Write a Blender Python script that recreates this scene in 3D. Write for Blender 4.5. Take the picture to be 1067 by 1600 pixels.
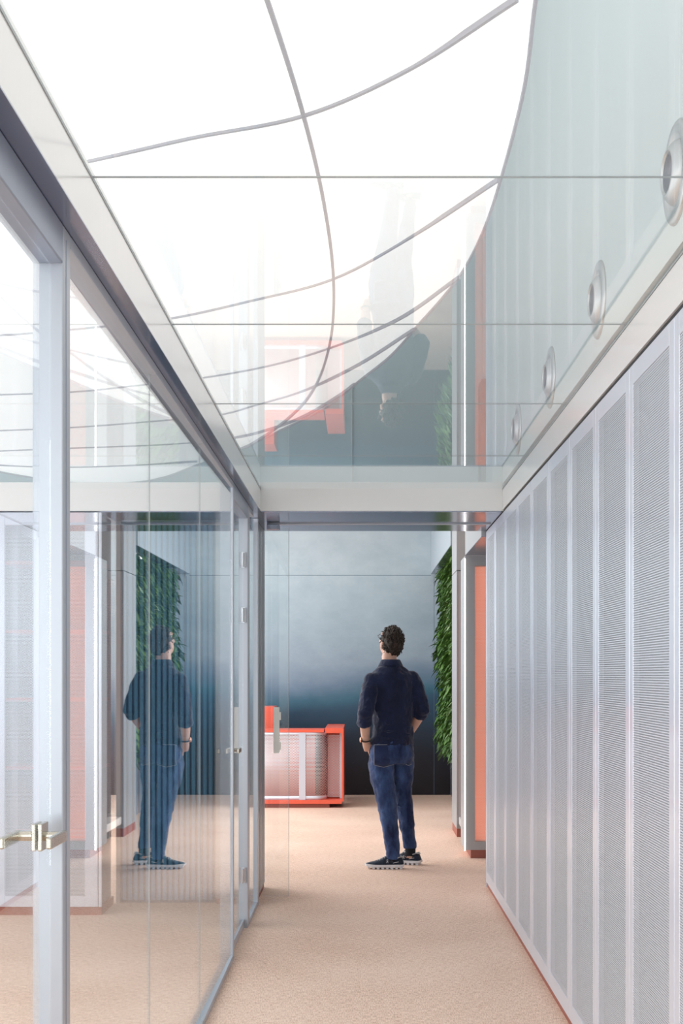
import bpy, bmesh, math, random
from mathutils import Vector, Matrix, noise

random.seed(7)
S = bpy.context.scene
C = S.collection
for o in list(bpy.data.objects):
    bpy.data.objects.remove(o, do_unlink=True)

# ------------------------------------------------------------------ camera, light, exposure
EYE = 1.43
cam_d = bpy.data.cameras.new('camera')
cam = bpy.data.objects.new('camera', cam_d)
C.objects.link(cam)
cam.location = (0, 0, EYE)
cam.rotation_euler = (math.pi / 2, 0, 0)
cam_d.sensor_fit = 'AUTO'
cam_d.sensor_width = 36
cam_d.lens = 36 * 2100 / 1600
cam_d.shift_x = -30.5 / 1600
cam_d.shift_y = 254 / 1600
cam_d.clip_start = 0.05
S.camera = cam

S.view_settings.view_transform = 'Standard'
S.view_settings.look = 'None'
S.view_settings.exposure = 0.17
S.view_settings.gamma = 1.0
S.view_settings.use_curve_mapping = False
S.cycles.transparent_max_bounces = 40
S.cycles.max_bounces = 14
S.cycles.glossy_bounces = 8

WORLD = 1.0
w = bpy.data.worlds.new('world')
S.world = w
w.use_nodes = True
w.node_tree.nodes['Background'].inputs[0].default_value = (0.86, 0.93, 1.0, 1)
w.node_tree.nodes['Background'].inputs[1].default_value = WORLD

def area(name, loc, rot, sx, sy, power, col=(1, 1, 1)):
    l = bpy.data.lights.new(name, 'AREA')
    l.shape = 'RECTANGLE'; l.size = sx; l.size_y = sy; l.energy = power; l.color = col
    o = bpy.data.objects.new(name, l); C.objects.link(o)
    o.location = loc; o.rotation_euler = rot
    return o
H = math.pi / 2
# unseen area lights added as daylight from behind and the left of both rooms
area('daylight_rear', (-2.9, -2.8, 1.9), (H, 0, -0.12), 3.2, 3.4, 190, (0.93, 0.96, 1.0))
area('daylight_left', (-4.5, 4.0, 1.9), (0, -H, 0), 2.6, 9.0, 125, (0.90, 0.95, 1.0))
area('daylight_lobby', (-4.5, 12.8, 1.9), (0, -H, 0), 2.8, 5.0, 230, (0.95, 0.97, 1.0))
area('lobby_ceiling_fill', (-1.6, 12.3, 3.30), (0, 0, 0), 3.6, 5.0, 70, (1.0, 0.97, 0.94))  # unseen overhead fill added to brighten the lobby

SAIL_E = 0.94

# ------------------------------------------------------------------ materials
def mat(name, col, rough=0.5, metal=0.0, spec=0.5, coat=0.0):
    m = bpy.data.materials.new(name); m.use_nodes = True
    b = m.node_tree.nodes['Principled BSDF']
    b.inputs['Base Color'].default_value = (*col, 1)
    b.inputs['Roughness'].default_value = rough
    b.inputs['Metallic'].default_value = metal
    b.inputs['Specular IOR Level'].default_value = spec
    b.inputs['Coat Weight'].default_value = coat
    b.inputs['Coat Roughness'].default_value = 0.05
    return m

class NT:
    def __init__(s, m):
        s.t = m.node_tree; s.n = s.t.nodes; s.l = s.t.links
    def new(s, typ, **kw):
        n = s.n.new(typ)
        for k, v in kw.items(): setattr(n, k, v)
        return n
    def put(s, a, sock):
        if isinstance(a, (int, float)): sock.default_value = a
        else: s.l.new(a, sock)
    def math(s, op, a, b=0.0, c=None):
        n = s.n.new('ShaderNodeMath'); n.operation = op
        s.put(a, n.inputs[0]); s.put(b, n.inputs[1])
        if c is not None: s.put(c, n.inputs[2])
        return n.outputs[0]
    def noise(s, vec, scale, detail=4, rough=0.5):
        n = s.n.new('ShaderNodeTexNoise')
        n.inputs['Scale'].default_value = scale; n.inputs['Detail'].default_value = detail
        n.inputs['Roughness'].default_value = rough
        if vec is not None: s.l.new(vec, n.inputs['Vector'])
        return n.outputs['Fac']
    def ramp(s, fac, stops):
        n = s.n.new('ShaderNodeValToRGB')
        e = n.color_ramp.elements
        while len(e) < len(stops): e.new(0.5)
        for k, (p, c) in zip(e, stops):
            k.position = p; k.color = (*c, 1)
        s.l.new(fac, n.inputs[0])
        return n.outputs[0]
    def mapping(s, vec, scale):
        n = s.n.new('ShaderNodeMapping'); n.inputs['Scale'].default_value = scale
        s.l.new(vec, n.inputs[0]); return n.outputs[0]
    def bump(s, h, strength, dist):
        n = s.n.new('ShaderNodeBump'); n.inputs['Strength'].default_value = strength
        n.inputs['Distance'].default_value = dist; s.l.new(h, n.inputs['Height'])
        s.l.new(n.outputs[0], s.n['Principled BSDF'].inputs['Normal'])
    def obj(s):
        return s.n.new('ShaderNodeTexCoord').outputs['Object']

def brushed(m, scale=(60, 60, 1.5), amt=0.06):
    t = NT(m); f = t.noise(t.mapping(t.obj(), scale), 3, 3)
    b = t.n['Principled BSDF']; r = b.inputs['Roughness'].default_value
    t.put(t.math('MULTIPLY_ADD', f, amt, r - amt / 2), b.inputs['Roughness'])
    return m

def glassmat(name, tint, f0=0.05, extra=0.95):
    m = bpy.data.materials.new(name); m.use_nodes = True
    t = NT(m); t.n.remove(t.n['Principled BSDF'])
    out = t.n['Material Output']
    lw = t.new('ShaderNodeLayerWeight'); lw.inputs['Blend'].default_value = 0.5
    p = t.math('POWER', lw.outputs['Facing'], 5.0)
    fac = t.math('MULTIPLY_ADD', p, extra, f0)
    tr = t.new('ShaderNodeBsdfTransparent'); tr.inputs[0].default_value = (*tint, 1)
    gl = t.new('ShaderNodeBsdfGlossy'); gl.inputs['Roughness'].default_value = 0.0
    gl.inputs['Color'].default_value = (0.97, 0.99, 1, 1)
    mx = t.new('ShaderNodeMixShader')
    t.l.new(fac, mx.inputs[0]); t.l.new(tr.outputs[0], mx.inputs[1]); t.l.new(gl.outputs[0], mx.inputs[2])
    t.l.new(mx.outputs[0], out.inputs[0])
    return m

def perf(name, col, axis, pitch=0.0085, r=0.30, rough=0.35, metal=0.2):
    """sheet metal with a staggered pattern of round holes; axis: 'x' or 'y' is the horizontal axis of the sheet"""
    m = mat(name, col, rough, metal)
    t = NT(m); b = t.n['Principled BSDF']; out = t.n['Material Output']
    sp = t.new('ShaderNodeSeparateXYZ'); t.l.new(t.obj(), sp.inputs[0])
    u = sp.outputs[0 if axis == 'x' else 1]; v = sp.outputs[2]
    us = t.math('DIVIDE', t.math('ADD', u, 50.0), pitch)
    vs = t.math('DIVIDE', t.math('ADD', v, 50.0), pitch * 0.866)
    row = t.math('FLOOR', vs)
    odd = t.math('MULTIPLY', t.math('MODULO', row, 2.0), 0.5)
    du = t.math('SUBTRACT', t.math('FRACT', t.math('ADD', us, odd)), 0.5)
    dv = t.math('MULTIPLY', t.math('SUBTRACT', t.math('FRACT', vs), 0.5), 0.866)
    d2 = t.math('ADD', t.math('MULTIPLY', du, du), t.math('MULTIPLY', dv, dv))
    hole = t.math('LESS_THAN', d2, r * r)
    tr = t.new('ShaderNodeBsdfTransparent'); mx = t.new('ShaderNodeMixShader')
    t.l.new(hole, mx.inputs[0]); t.l.new(b.outputs[0], mx.inputs[1]); t.l.new(tr.outputs[0], mx.inputs[2])
    t.l.new(mx.outputs[0], out.inputs[0])
    return m

def emit(name, col, strength):
    m = bpy.data.materials.new(name); m.use_nodes = True
    t = NT(m); t.n.remove(t.n['Principled BSDF'])
    e = t.new('ShaderNodeEmission'); e.inputs[0].default_value = (*col, 1); e.inputs[1].default_value = strength
    t.l.new(e.outputs[0], t.n['Material Output'].inputs[0])
    return m

M = {}
M['fascia'] = brushed(mat('white_lacquer', (0.78, 0.77, 0.76), 0.22, 0.0, 0.5, 0.3))
M['cabinet'] = mat('pale_silver_lacquer', (0.64, 0.67, 0.75), 0.30, 0.25, 0.5, 0.2)
M['cabinet_in'] = mat('cabinet_interior_grey', (0.13, 0.14, 0.165), 0.6)
M['alu'] = mat('anodised_aluminium', (0.46, 0.49, 0.54), 0.36, 0.35)
M['alu_dark'] = mat('grey_blue_aluminium', (0.32, 0.36, 0.44), 0.34, 0.5)
M['soffit'] = brushed(mat('polished_grey_metal', (0.30, 0.32, 0.40), 0.16, 0.85), (2, 60, 60), 0.08)
M['column'] = brushed(mat('satin_grey_metal', (0.40, 0.41, 0.42), 0.36, 0.25))
M['glass'] = glassmat('clear_glass', (0.97, 0.985, 0.985), 0.055, 0.95)
M['glass_ceiling'] = glassmat('ceiling_glass_sheet', (0.975, 0.99, 0.985), 0.03, 0.80)
M['joint'] = mat('silicone_joint', (0.34, 0.37, 0.38), 0.4)
M['gap'] = mat('painted_gap_shadow', (0.03, 0.03, 0.035), 0.7)  # near-black colour stands in for shade in the gaps
M['coral'] = mat('coral_lacquer', (0.78, 0.12, 0.065), 0.38)
M['coral_lit'] = mat('lit_coral_lining', (0.84, 0.36, 0.25), 0.45)  # coral lightened in its colour to look lit by the strips
M['terracotta'] = mat('terracotta_plinth', (0.33, 0.10, 0.07), 0.5)
M['led'] = emit('led_strip', (1.0, 0.93, 0.90), 5.0)
M['led_warm'] = emit('warm_led_strip', (1.0, 0.66, 0.50), 22.0)
M['lamp'] = emit('lit_light_panel', (1.0, 0.95, 0.92), 2.2)
M['nickel'] = brushed(mat('brushed_nickel', (0.52, 0.48, 0.41), 0.26, 0.95))
M['steel'] = mat('satin_steel', (0.62, 0.62, 0.63), 0.25, 0.9)
M['bar'] = mat('beige_pull_bar', (0.92, 0.89, 0.82), 0.5, 0.0)
M['nozzle'] = mat('warm_white_nozzle', (0.66, 0.64, 0.62), 0.30, 0.75)
M['nozzle_dark'] = mat('nozzle_throat', (0.22, 0.22, 0.24), 0.4, 0.4)
M['perf_y'] = perf('perforated_pale_silver', (0.68, 0.71, 0.77), 'y', r=0.33)
M['perf_x'] = perf('perforated_pale_silver_front', (0.68, 0.71, 0.77), 'x', r=0.32)
M['perf_grey'] = perf('perforated_grey', (0.42, 0.44, 0.48), 'y', r=0.3)
M['perf_greyx'] = perf('perforated_grey_front', (0.40, 0.40, 0.42), 'x', pitch=0.011, r=0.32)
M['perf_coral'] = perf('perforated_coral', (0.88, 0.56, 0.47), 'x', pitch=0.011, r=0.30)
M['perf_desk'] = perf('perforated_desk', (0.68, 0.67, 0.69), 'x', pitch=0.016, r=0.35)

def carpet():
    m = mat('woven_carpet', (0.6, 0.4, 0.28), 0.95, 0, 0.15)
    t = NT(m); o = t.obj()
    a = t.noise(t.mapping(o, (30, 260, 1)), 1, 2)
    b_ = t.noise(t.mapping(o, (260, 30, 1)), 1, 2)
    c = t.noise(o, 1.2, 2)
    d = t.noise(o, 330, 2)
    f = t.math('ADD', t.math('MULTIPLY', t.math('ADD', a, b_), 0.36), t.math('MULTIPLY', d, 0.34))
    f = t.math('ADD', f, t.math('MULTIPLY', c, 0.12))
    col = t.ramp(f, [(0.40, (0.30, 0.165, 0.115)), (0.52, (0.64, 0.42, 0.315)), (0.66, (0.92, 0.71, 0.585))])
    t.l.new(col, t.n['Principled BSDF'].inputs['Base Color'])
    t.bump(f, 0.5, 0.006)
    return m
M['carpet'] = carpet()

def mural():
    m = mat('blue_mural_paint', (0.3, 0.4, 0.5), 0.38, 0, 0.4)
    t = NT(m); o = t.obj()
    sp = t.new('ShaderNodeSeparateXYZ'); t.l.new(o, sp.inputs[0])
    big = t.noise(t.mapping(o, (0.9, 1, 1.6)), 1.1, 5, 0.55)
    h = t.math('ADD', t.math('MULTIPLY', sp.outputs[2], 1 / 3.4), t.math('MULTIPLY', t.math('SUBTRACT', big, 0.5), 0.12))
    # the painted cloud bank sinks a little towards the left side of the mural
    h = t.math('ADD', h, t.math('MULTIPLY', sp.outputs[0], -0.020))
    base = t.ramp(h, [(0.0, (0.012, 0.011, 0.016)), (0.10, (0.013, 0.016, 0.026)), (0.20, (0.020, 0.036, 0.062)),
                      (0.30, (0.030, 0.075, 0.125)), (0.345, (0.05, 0.14, 0.20)), (0.40, (0.15, 0.22, 0.30)),
                      (0.47, (0.27, 0.345, 0.41)), (0.62, (0.33, 0.42, 0.475)), (0.80, (0.43, 0.52, 0.565)), (1.0, (0.48, 0.56, 0.6))])
    n2 = t.noise(t.mapping(o, (0.6, 1, 1)), 4, 12, 0.72)
    mixc = t.new('ShaderNodeMix', data_type='RGBA', blend_type='MULTIPLY')
    mixc.inputs[0].default_value = 1
    t.l.new(base, mixc.inputs[6])
    t.l.new(t.ramp(n2, [(0.3, (0.86, 0.88, 0.90)), (0.7, (1.10, 1.08, 1.07))]), mixc.inputs[7])
    sp2 = t.math('GREATER_THAN', t.noise(o, 38, 2, 0.6), 0.755)
    mx = t.new('ShaderNodeMix', data_type='RGBA'); mx.inputs[7].default_value = (0.35, 0.42, 0.48, 1)
    t.l.new(t.math('MULTIPLY', sp2, 0.3), mx.inputs[0]); t.l.new(mixc.outputs[2], mx.inputs[6])
    t.l.new(mx.outputs[2], t.n['Principled BSDF'].inputs['Base Color'])
    t.bump(n2, 0.25, 0.01)
    return m
M['mural'] = mural()

M['mural_joint'] = mat('pale_blue_joint', (0.13, 0.19, 0.24), 0.6)
def plaster(name, col, rough=0.55):
    m = mat(name, col, rough); t = NT(m); f = t.noise(t.obj(), 25, 5)
    t.bump(f, 0.06, 0.01); return m
M['wall_white'] = plaster('upper_wall_white', (0.70, 0.74, 0.73), 0.45)
M['void_grey'] = plaster('void_grey_wall', (0.60, 0.67, 0.69))
M['roof'] = plaster('roof_underside', (0.62, 0.65, 0.65))
M['beam_blue'] = plaster('blue_grey_beam_paint', (0.34, 0.40, 0.44), 0.4)
M['side_grey'] = plaster('glossy_grey_panel', (0.20, 0.21, 0.25), 0.2)
M['blue_slat'] = mat('petrol_blue_slat', (0.085, 0.28, 0.44), 0.5)
M['blue_back'] = mat('petrol_blue_backing', (0.035, 0.12, 0.20), 0.6)

def fabric(name, c1, c2, scale, rough=0.85, bump=0.4, dist=0.004, stretch=(1, 1, 1)):
    m = mat(name, c1, rough, 0, 0.2); t = NT(m); o = t.obj()
    f = t.noise(t.mapping(o, stretch), scale, 6, 0.6)
    t.l.new(t.ramp(f, [(0.35, c1), (0.68, c2)]), t.n['Principled BSDF'].inputs['Base Color'])
    t.bump(f, bump, dist)
    t.n['Principled BSDF'].inputs['Sheen Weight'].default_value = 0.15
    return m
M['shirt'] = fabric('navy_shirt_cotton', (0.006, 0.010, 0.034), (0.013, 0.021, 0.062), 9, 0.75, 0.7, 0.03, (1, 1, 0.6))
M['jeans'] = fabric('blue_denim', (0.009, 0.017, 0.060), (0.055, 0.10, 0.235), 11, 0.85, 0.7, 0.025, (1, 1, 0.45))
M['stitch'] = mat('jeans_stitching', (0.34, 0.36, 0.42), 0.8)
M['pocket'] = fabric('dark_denim', (0.013, 0.022, 0.07), (0.03, 0.05, 0.13), 14)
M['sock'] = mat('black_sock', (0.008, 0.008, 0.012), 0.95)
M['shoe'] = fabric('navy_knit_shoe', (0.012, 0.017, 0.030), (0.028, 0.038, 0.058), 60, 0.8, 0.3)
M['shoe_trim'] = mat('shoe_grey_trim', (0.42, 0.42, 0.42), 0.7)
M['sole'] = mat('white_sole', (0.72, 0.72, 0.74), 0.5)
M['watch'] = mat('dark_watch_strap', (0.02, 0.014, 0.013), 0.45)
M['watch_face'] = mat('copper_watch_case', (0.5, 0.26, 0.18), 0.3, 0.8)

def skin():
    m = mat('skin', (0.60, 0.36, 0.27), 0.5, 0, 0.4); t = NT(m)
    b = t.n['Principled BSDF']; b.inputs['Subsurface Weight'].default_value = 0.1
    b.inputs['Subsurface Radius'].default_value = (0.02, 0.008, 0.005)
    f = t.noise(t.obj(), 30, 4)
    t.l.new(t.ramp(f, [(0.3, (0.56, 0.33, 0.25)), (0.7, (0.66, 0.42, 0.32))]), b.inputs['Base Color'])
    return m
M['skin'] = skin()
M['hair'] = fabric('dark_brown_hair', (0.012, 0.008, 0.006), (0.055, 0.036, 0.026), 60, 0.55, 0.9, 0.01, (1, 1, 0.3))

def leafmat(name, a, b_):
    m = mat(name, a, 0.42, 0, 0.5); t = NT(m)
    f = t.noise(t.obj(), 9, 3)
    t.l.new(t.ramp(f, [(0.3, a), (0.7, b_)]), t.n['Principled BSDF'].inputs['Base Color'])
    return m
M['leaf'] = leafmat('green_leaf', (0.020, 0.065, 0.012), (0.10, 0.22, 0.035))
M['leaf_pale'] = leafmat('variegated_leaf', (0.16, 0.32, 0.12), (0.46, 0.58, 0.36))
M['stem'] = mat('green_stem', (0.06, 0.12, 0.03), 0.6)
M['planter'] = mat('dark_planting_felt', (0.015, 0.018, 0.014), 0.9)

# ------------------------------------------------------------------ mesh helpers
class MB:
    def __init__(s): s.bm = bmesh.new()
    def box(s, x0, x1, y0, y1, z0, z1, bev=0.0):
        r = bmesh.ops.create_cube(s.bm, size=1)
        vs = r['verts']
        for v in vs:
            v.co.x = (x0 + x1) / 2 + v.co.x * (x1 - x0)
            v.co.y = (y0 + y1) / 2 + v.co.y * (y1 - y0)
            v.co.z = (z0 + z1) / 2 + v.co.z * (z1 - z0)
        if bev:
            es = list({e for v in vs for e in v.link_edges})
            bmesh.ops.bevel(s.bm, geom=es, offset=bev, segments=2, affect='EDGES', profile=0.5)
        return s
    def tube(s, pts, rad, n=10, ref=(0, 0, 1), cap=True):
        pts = [Vector(p) for p in pts]; rings = []
        if ref == (0, 0, 1) and abs((pts[-1] - pts[0]).normalized().z) > 0.6: ref = (0.25, 1, 0)
        for i, p in enumerate(pts):
            t = (pts[min(i + 1, len(pts) - 1)] - pts[max(i - 1, 0)]).normalized()
            rf = Vector(ref)
            if abs(t.dot(rf)) > 0.98: rf = Vector((1, 0, 0)) if abs(t.x) < 0.9 else Vector((0, 1, 0))
            a = t.cross(rf).normalized(); b = a.cross(t).normalized()
            r = rad[i] if isinstance(rad, (list, tuple)) else rad
            ra, rb = r if isinstance(r, (list, tuple)) else (r, r)
            rings.append([s.bm.verts.new(p + a * ra * math.cos(k * 2 * math.pi / n) + b * rb * math.sin(k * 2 * math.pi / n)) for k in range(n)])
        s.skin(rings, cap); return s
    def skin(s, rings, cap=True):
        for a, b in zip(rings, rings[1:]):
            n = len(a)
            for k in range(n): s.bm.faces.new((a[k], a[(k + 1) % n], b[(k + 1) % n], b[k]))
        if cap:
            s.bm.faces.new(rings[0][::-1]); s.bm.faces.new(rings[-1])
    def rings(s, spec, ux, uy, n=24, cap=True):
        """spec: (centre, ru, rv); ux, uy horizontal axes of each oval"""
        rs = []
        for c, ru, rv in spec:
            c = Vector(c)
            rs.append([s.bm.verts.new(c + ux * ru * math.cos(k * 2 * math.pi / n) + uy * rv * math.sin(k * 2 * math.pi / n)) for k in range(n)])
        s.skin(rs, cap); return s
    def lathe(s, prof, centre, axis, n=40):
        axis = Vector(axis).normalized(); rf = Vector((0, 0, 1)) if abs(axis.z) < 0.9 else Vector((1, 0, 0))
        a = axis.cross(rf).normalized(); b = a.cross(axis)
        rs = [[s.bm.verts.new(Vector(centre) + axis * d + (a * math.cos(k * 2 * math.pi / n) + b * math.sin(k * 2 * math.pi / n)) * r) for k in range(n)] for r, d in prof]
        s.skin(rs, True); return s
    def ball(s, c, r, mtx=None, sub=3):
        res = bmesh.ops.create_icosphere(s.bm, subdivisions=sub, radius=1)
        for v in res['verts']:
            p = Vector((v.co.x * r[0], v.co.y * r[1], v.co.z * r[2]))
            if mtx: p = mtx @ p
            v.co = p + Vector(c)
        return s
    def build(s, name, m, parent=None, smooth=False):
        bmesh.ops.recalc_face_normals(s.bm, faces=s.bm.faces)
        me = bpy.data.meshes.new(name); s.bm.to_mesh(me); s.bm.free()
        me.materials.append(M[m] if isinstance(m, str) else m)
        if smooth:
            for p in me.polygons: p.use_smooth = True
        o = bpy.data.objects.new(name, me); C.objects.link(o)
        if parent:
            o.parent = parent
            o.matrix_parent_inverse = Matrix.Identity(4)
        return o

def tag(o, label=None, cat=None, group=None, kind=None):
    if label: o['label'] = label
    if cat: o['category'] = cat
    if group: o['group'] = group
    if kind: o['kind'] = kind
    return o
def empty(name, loc=(0, 0, 0)):
    o = bpy.data.objects.new(name, None); o.location = loc; o.empty_display_size = 0.1
    C.objects.link(o); return o
def struct(name, mb, m, smooth=False):
    return tag(mb.build(name, m, None, smooth), kind='structure')
def box(*a, **k): return MB().box(*a, **k)
def copy_tree(o, parent=None):
    c = o.copy(); C.objects.link(c); c.parent = parent
    for ch in list(o.children): copy_tree(ch, c)
    return c
def shade_autosmooth(o):
    for p in o.data.polygons: p.use_smooth = True
    o.modifiers.new('split', 'EDGE_SPLIT').split_angle = math.radians(35)

# ------------------------------------------------------------------ key planes (metres)
XL, XR = -0.597, 0.84              # corridor beam face, cabinet fronts
XF, XG = -0.638, -0.664            # partition frame front, glass plane
ZC, ZL = EYE + 1.102, EYE + 0.969  # ceiling glass, underside of beams
YL, YE = 7.98, 9.04                # lintel front, lintel back / cabinet row end
YB = 15.97                         # mural wall

# ------------------------------------------------------------------ structure
struct('floor', box(-4.6, 2.6, -3.0, 16.1, -0.12, 0.0), 'carpet')
struct('wall_back', box(-4.6, 2.6, YB, YB + 0.15, 0.0, 3.5), 'mural')
struct('trim_18', box(-4.6, 0.83, YB - 0.0015, YB + 0.001, 2.605, 2.611), 'mural_joint')
struct('trim_19', box(0.865, 0.869, YB - 0.0015, YB + 0.001, 0.0, 2.6), 'mural_joint')
struct('wall_right', box(1.46, 1.56, -3.0, YE + 0.05, 0.0, ZC + 0.02), 'wall_white')
struct('wall_right_upper', box(XR, XR + 0.12, -3.0, 8.60, ZC + 0.03, 5.4), 'wall_white')
struct('wall_back_upper', box(-4.6, XR + 0.6, 9.30, 9.40, ZC + 0.045, 5.4), 'void_grey')
struct('trim_1', box(-0.068, -0.060, 9.286, 9.299, ZC + 0.045, 4.2), 'fascia')
struct('wall_return', box(XR, XR + 0.6, 8.60, 9.295, ZC + 0.045, 5.4), 'void_grey')
struct('wall_front_unseen', box(-1.2, 2.6, -3.12, -3.0, 0.0, 5.4), 'wall_white')  # unseen wall added to keep bright reflections off the sliding door
struct('ceiling', box(-4.6, 2.6, -3.0, 9.4, 5.4, 5.5), 'roof')  # unseen roof, kept closed to limit light on the void's end wall
struct('trim_20', box(-4.6, XR - 0.035, YE + 0.001, 9.40, ZC + 0.02, ZC + 0.04), 'fascia')
struct('ceiling', box(-4.6, 2.6, 9.40, YB, 3.42, 3.52), 'roof')
# lobby right side: panel behind the planting and the drop beam above it
struct('wall_right_lobby', box(1.06, 1.16, 12.42, YB, 0.0, 3.42), 'side_grey')
struct('trim_2', box(0.83, 1.30, 12.45, YB - 0.002, EYE + 1.20, 3.42), 'beam_blue')
struct('trim_3', box(0.831, 1.30, 12.45, YB - 0.004, EYE + 1.194, EYE + 1.199), 'soffit')
struct('wall_side_niche', box(1.46, 1.56, YE + 0.05, 12.45, 0.0, 3.42), 'column')

# left beam over the glass partition, lintel across the end
struct('trim_4', box(-0.71, XL, -3.0, YL - 0.001, ZL, ZC + 0.02, bev=0.002), 'fascia')
struct('trim_5', box(-0.705, XL + 0.004, -3.0, YL - 0.002, ZL - 0.004, ZL - 0.0005), 'soffit')
struct('trim_6', box(-4.6, XR + 0.6, YL, YE, ZL + 0.002, ZC + 0.04, bev=0.002), 'fascia')
struct('trim_7', box(-1.545, XR - 0.001, YL + 0.003, YE - 0.003, ZL - 0.004, ZL + 0.001), 'soffit')
struct('trim_8', box(-0.6, XR - 0.01, 8.57, 8.60, ZL - 0.012, ZL - 0.0045), 'alu')       # sliding door track
# fascia above the right cabinets
struct('trim_9', box(XR, XR + 0.03, -3.0, YL - 0.001, ZL + 0.008, ZC - 0.004), 'fascia')
struct('trim_10', box(XR - 0.002, XR + 0.004, -3.0, YL - 0.001, ZC - 0.003, ZC + 0.004), 'joint')
struct('trim_11', box(XL - 0.004, XL + 0.002, -3.0, YL - 0.001, ZC - 0.003, ZC + 0.004), 'joint')
struct('trim_12', box(XR + 0.03, 1.46, -3.0, YE, ZC + 0.0, ZC + 0.02), 'gap')
# lobby header on the right, from lintel to the lit frame
struct('trim_13', box(0.81, 1.46, YE + 0.002, 10.46, EYE + 0.93, 3.42), 'column')
struct('trim_14', box(0.811, 1.46, YE + 0.003, 10.459, EYE + 0.926, EYE + 0.9295), 'soffit')

# ------------------------------------------------------------------ ceiling glass panels
seams = [-2.0, -0.72, 0.52, 1.75, 2.985, 4.24, 5.485, 6.79, YL - 0.004]
cg = empty('ceiling', (0, 0, 0)); tag(cg, kind='structure')
tilt = [0, 0, 0, 0, 0, 0.0008, -0.0008, 0.0006, -0.0004]
for i, (a, b) in enumerate(zip(seams, seams[1:])):
    o = box(XL + 0.002, XR - 0.002, -(b - a) / 2 + 0.0008, (b - a) / 2 - 0.0008, -0.0015, 0.0015).build('glass_panel', 'glass_ceiling', cg)
    o.location = (0, (a + b) / 2, ZC + 0.003); o.rotation_euler = (tilt[i + 1], 0, 0)
for s_ in seams[1:-1]:
    box(XL + 0.002, XR - 0.002, s_ - 0.0014, s_ + 0.0014, ZC + 0.001, ZC + 0.0048).build('panel_joint', 'joint', cg)

# ------------------------------------------------------------------ luminous fabric sail
HS = EYE + 1.30
RIM = [(0.30, 1.4), (0.325, 2.2), (0.338, 2.59), (0.364, 2.99), (0.370, 3.48), (0.362, 3.95), (0.329, 4.375), (0.275, 4.72), (0.2175, 5.02), (0.121, 5.53),
       (-0.011, 6.01), (-0.17, 6.59), (-0.386, 7.11), (-0.68, 7.76), (-1.01, 8.38), (-1.32, 8.95), (-1.60, 9.20), (-1.95, 9.20),
       (-2.28, 8.8), (-2.8, 7.7), (-3.3, 6.7), (-3.7, 5.4), (-3.9, 4.0), (-3.9, 2.6), (-3.7, 1.2), (-3.3, 0.0), (-2.7, -1.0), (-1.9, -1.7),
       (-1.0, -1.5), (-0.3, -0.9), (0.1, -0.1), (0.25, 0.7)]
def smooth_loop(pts, k=6):
    out = []; n = len(pts)
    for i in range(n):
        p0, p1, p2, p3 = [Vector(pts[(i + j - 1) % n]) for j in range(4)]
        for q in range(k):
            t = q / k
            out.append(0.5 * ((2 * p1) + (p2 - p0) * t + (2 * p0 - 5 * p1 + 4 * p2 - p3) * t * t + (3 * p1 - p0 - 3 * p2 + p3) * t ** 3))
    return out
def smooth_line(pts, k=8):
    pts = [Vector(p) for p in pts]
    P = [2 * pts[0] - pts[1]] + pts + [2 * pts[-1] - pts[-2]]
    out = []
    for i in range(1, len(P) - 2):
        p0, p1, p2, p3 = P[i - 1:i + 3]
        for q in range(k):
            t = q / k
            out.append(0.5 * ((2 * p1) + (p2 - p0) * t + (2 * p0 - 5 * p1 + 4 * p2 - p3) * t * t + (3 * p1 - p0 - 3 * p2 + p3) * t ** 3))
    out.append(pts[-1]); return out
CEN = Vector((-1.7, 3.8))
rim = smooth_loop(RIM)
sail = empty('fabric_sail', (0, 0, 0))
tag(sail, 'huge glowing white fabric sail with grey seams hanging above the glass ceiling', 'fabric sail')
NR = 26
def sail_z(f):      # f = 1 at the rim, 0 in the middle: the rim is drawn up slightly
    return HS + 0.05 * max(0, f - 0.9) / 0.1 * 0.35 - 0.012 * (1 - f) * 0
mb = MB(); rows = []
for j in range(1, NR + 1):
    f = j / NR
    rows.append([mb.bm.verts.new((*(CEN + (p - CEN) * f), sail_z(f))) for p in rim])
c0 = mb.bm.verts.new((*CEN, sail_z(0)))
n = len(rim)
for k in range(n): mb.bm.faces.new((c0, rows[0][k], rows[0][(k + 1) % n]))
for a, b in zip(rows, rows[1:]):
    for k in range(n): mb.bm.faces.new((a[k], b[k], b[(k + 1) % n], a[(k + 1) % n]))
def sailmat():
    m = mat('luminous_sail_fabric', (0.38, 0.38, 0.38), 0.9, 0, 0.1)
    b = m.node_tree.nodes['Principled BSDF']
    b.inputs['Emission Color'].default_value = (1.0, 0.992, 0.99, 1)
    b.inputs['Emission Strength'].default_value = SAIL_E
    return m
M['sail'] = sailmat()
membrane = mb.build('membrane', 'sail', sail, True)
md = membrane.modifiers.new('thickness', 'SOLIDIFY'); md.thickness = 0.03; md.offset = 1
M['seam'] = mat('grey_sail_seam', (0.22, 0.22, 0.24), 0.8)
bs = M['seam'].node_tree.nodes['Principled BSDF']; bs.inputs['Emission Color'].default_value = (0.9, 0.9, 1, 1); bs.inputs['Emission Strength'].default_value = 0.28  # weak emission imitates backlight through the seams
def rib(pts, wdt=0.008):
    wdt *= 0.85
    pl = smooth_line(pts)
    mb = MB(); rs = []
    for i, p in enumerate(pl):
        t = (pl[min(i + 1, len(pl) - 1)] - pl[max(i - 1, 0)]).normalized(); nn = Vector((-t.y, t.x))
        q = [(p + nn * wdt / 2, -0.034), (p - nn * wdt / 2, -0.034), (p - nn * wdt / 2, -0.046), (p + nn * wdt / 2, -0.046)]
        rs.append([mb.bm.verts.new((v.x, v.y, HS + dz + 0.04)) for v, dz in q])
    mb.skin(rs); mb.build('seam', 'seam', sail)
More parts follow.
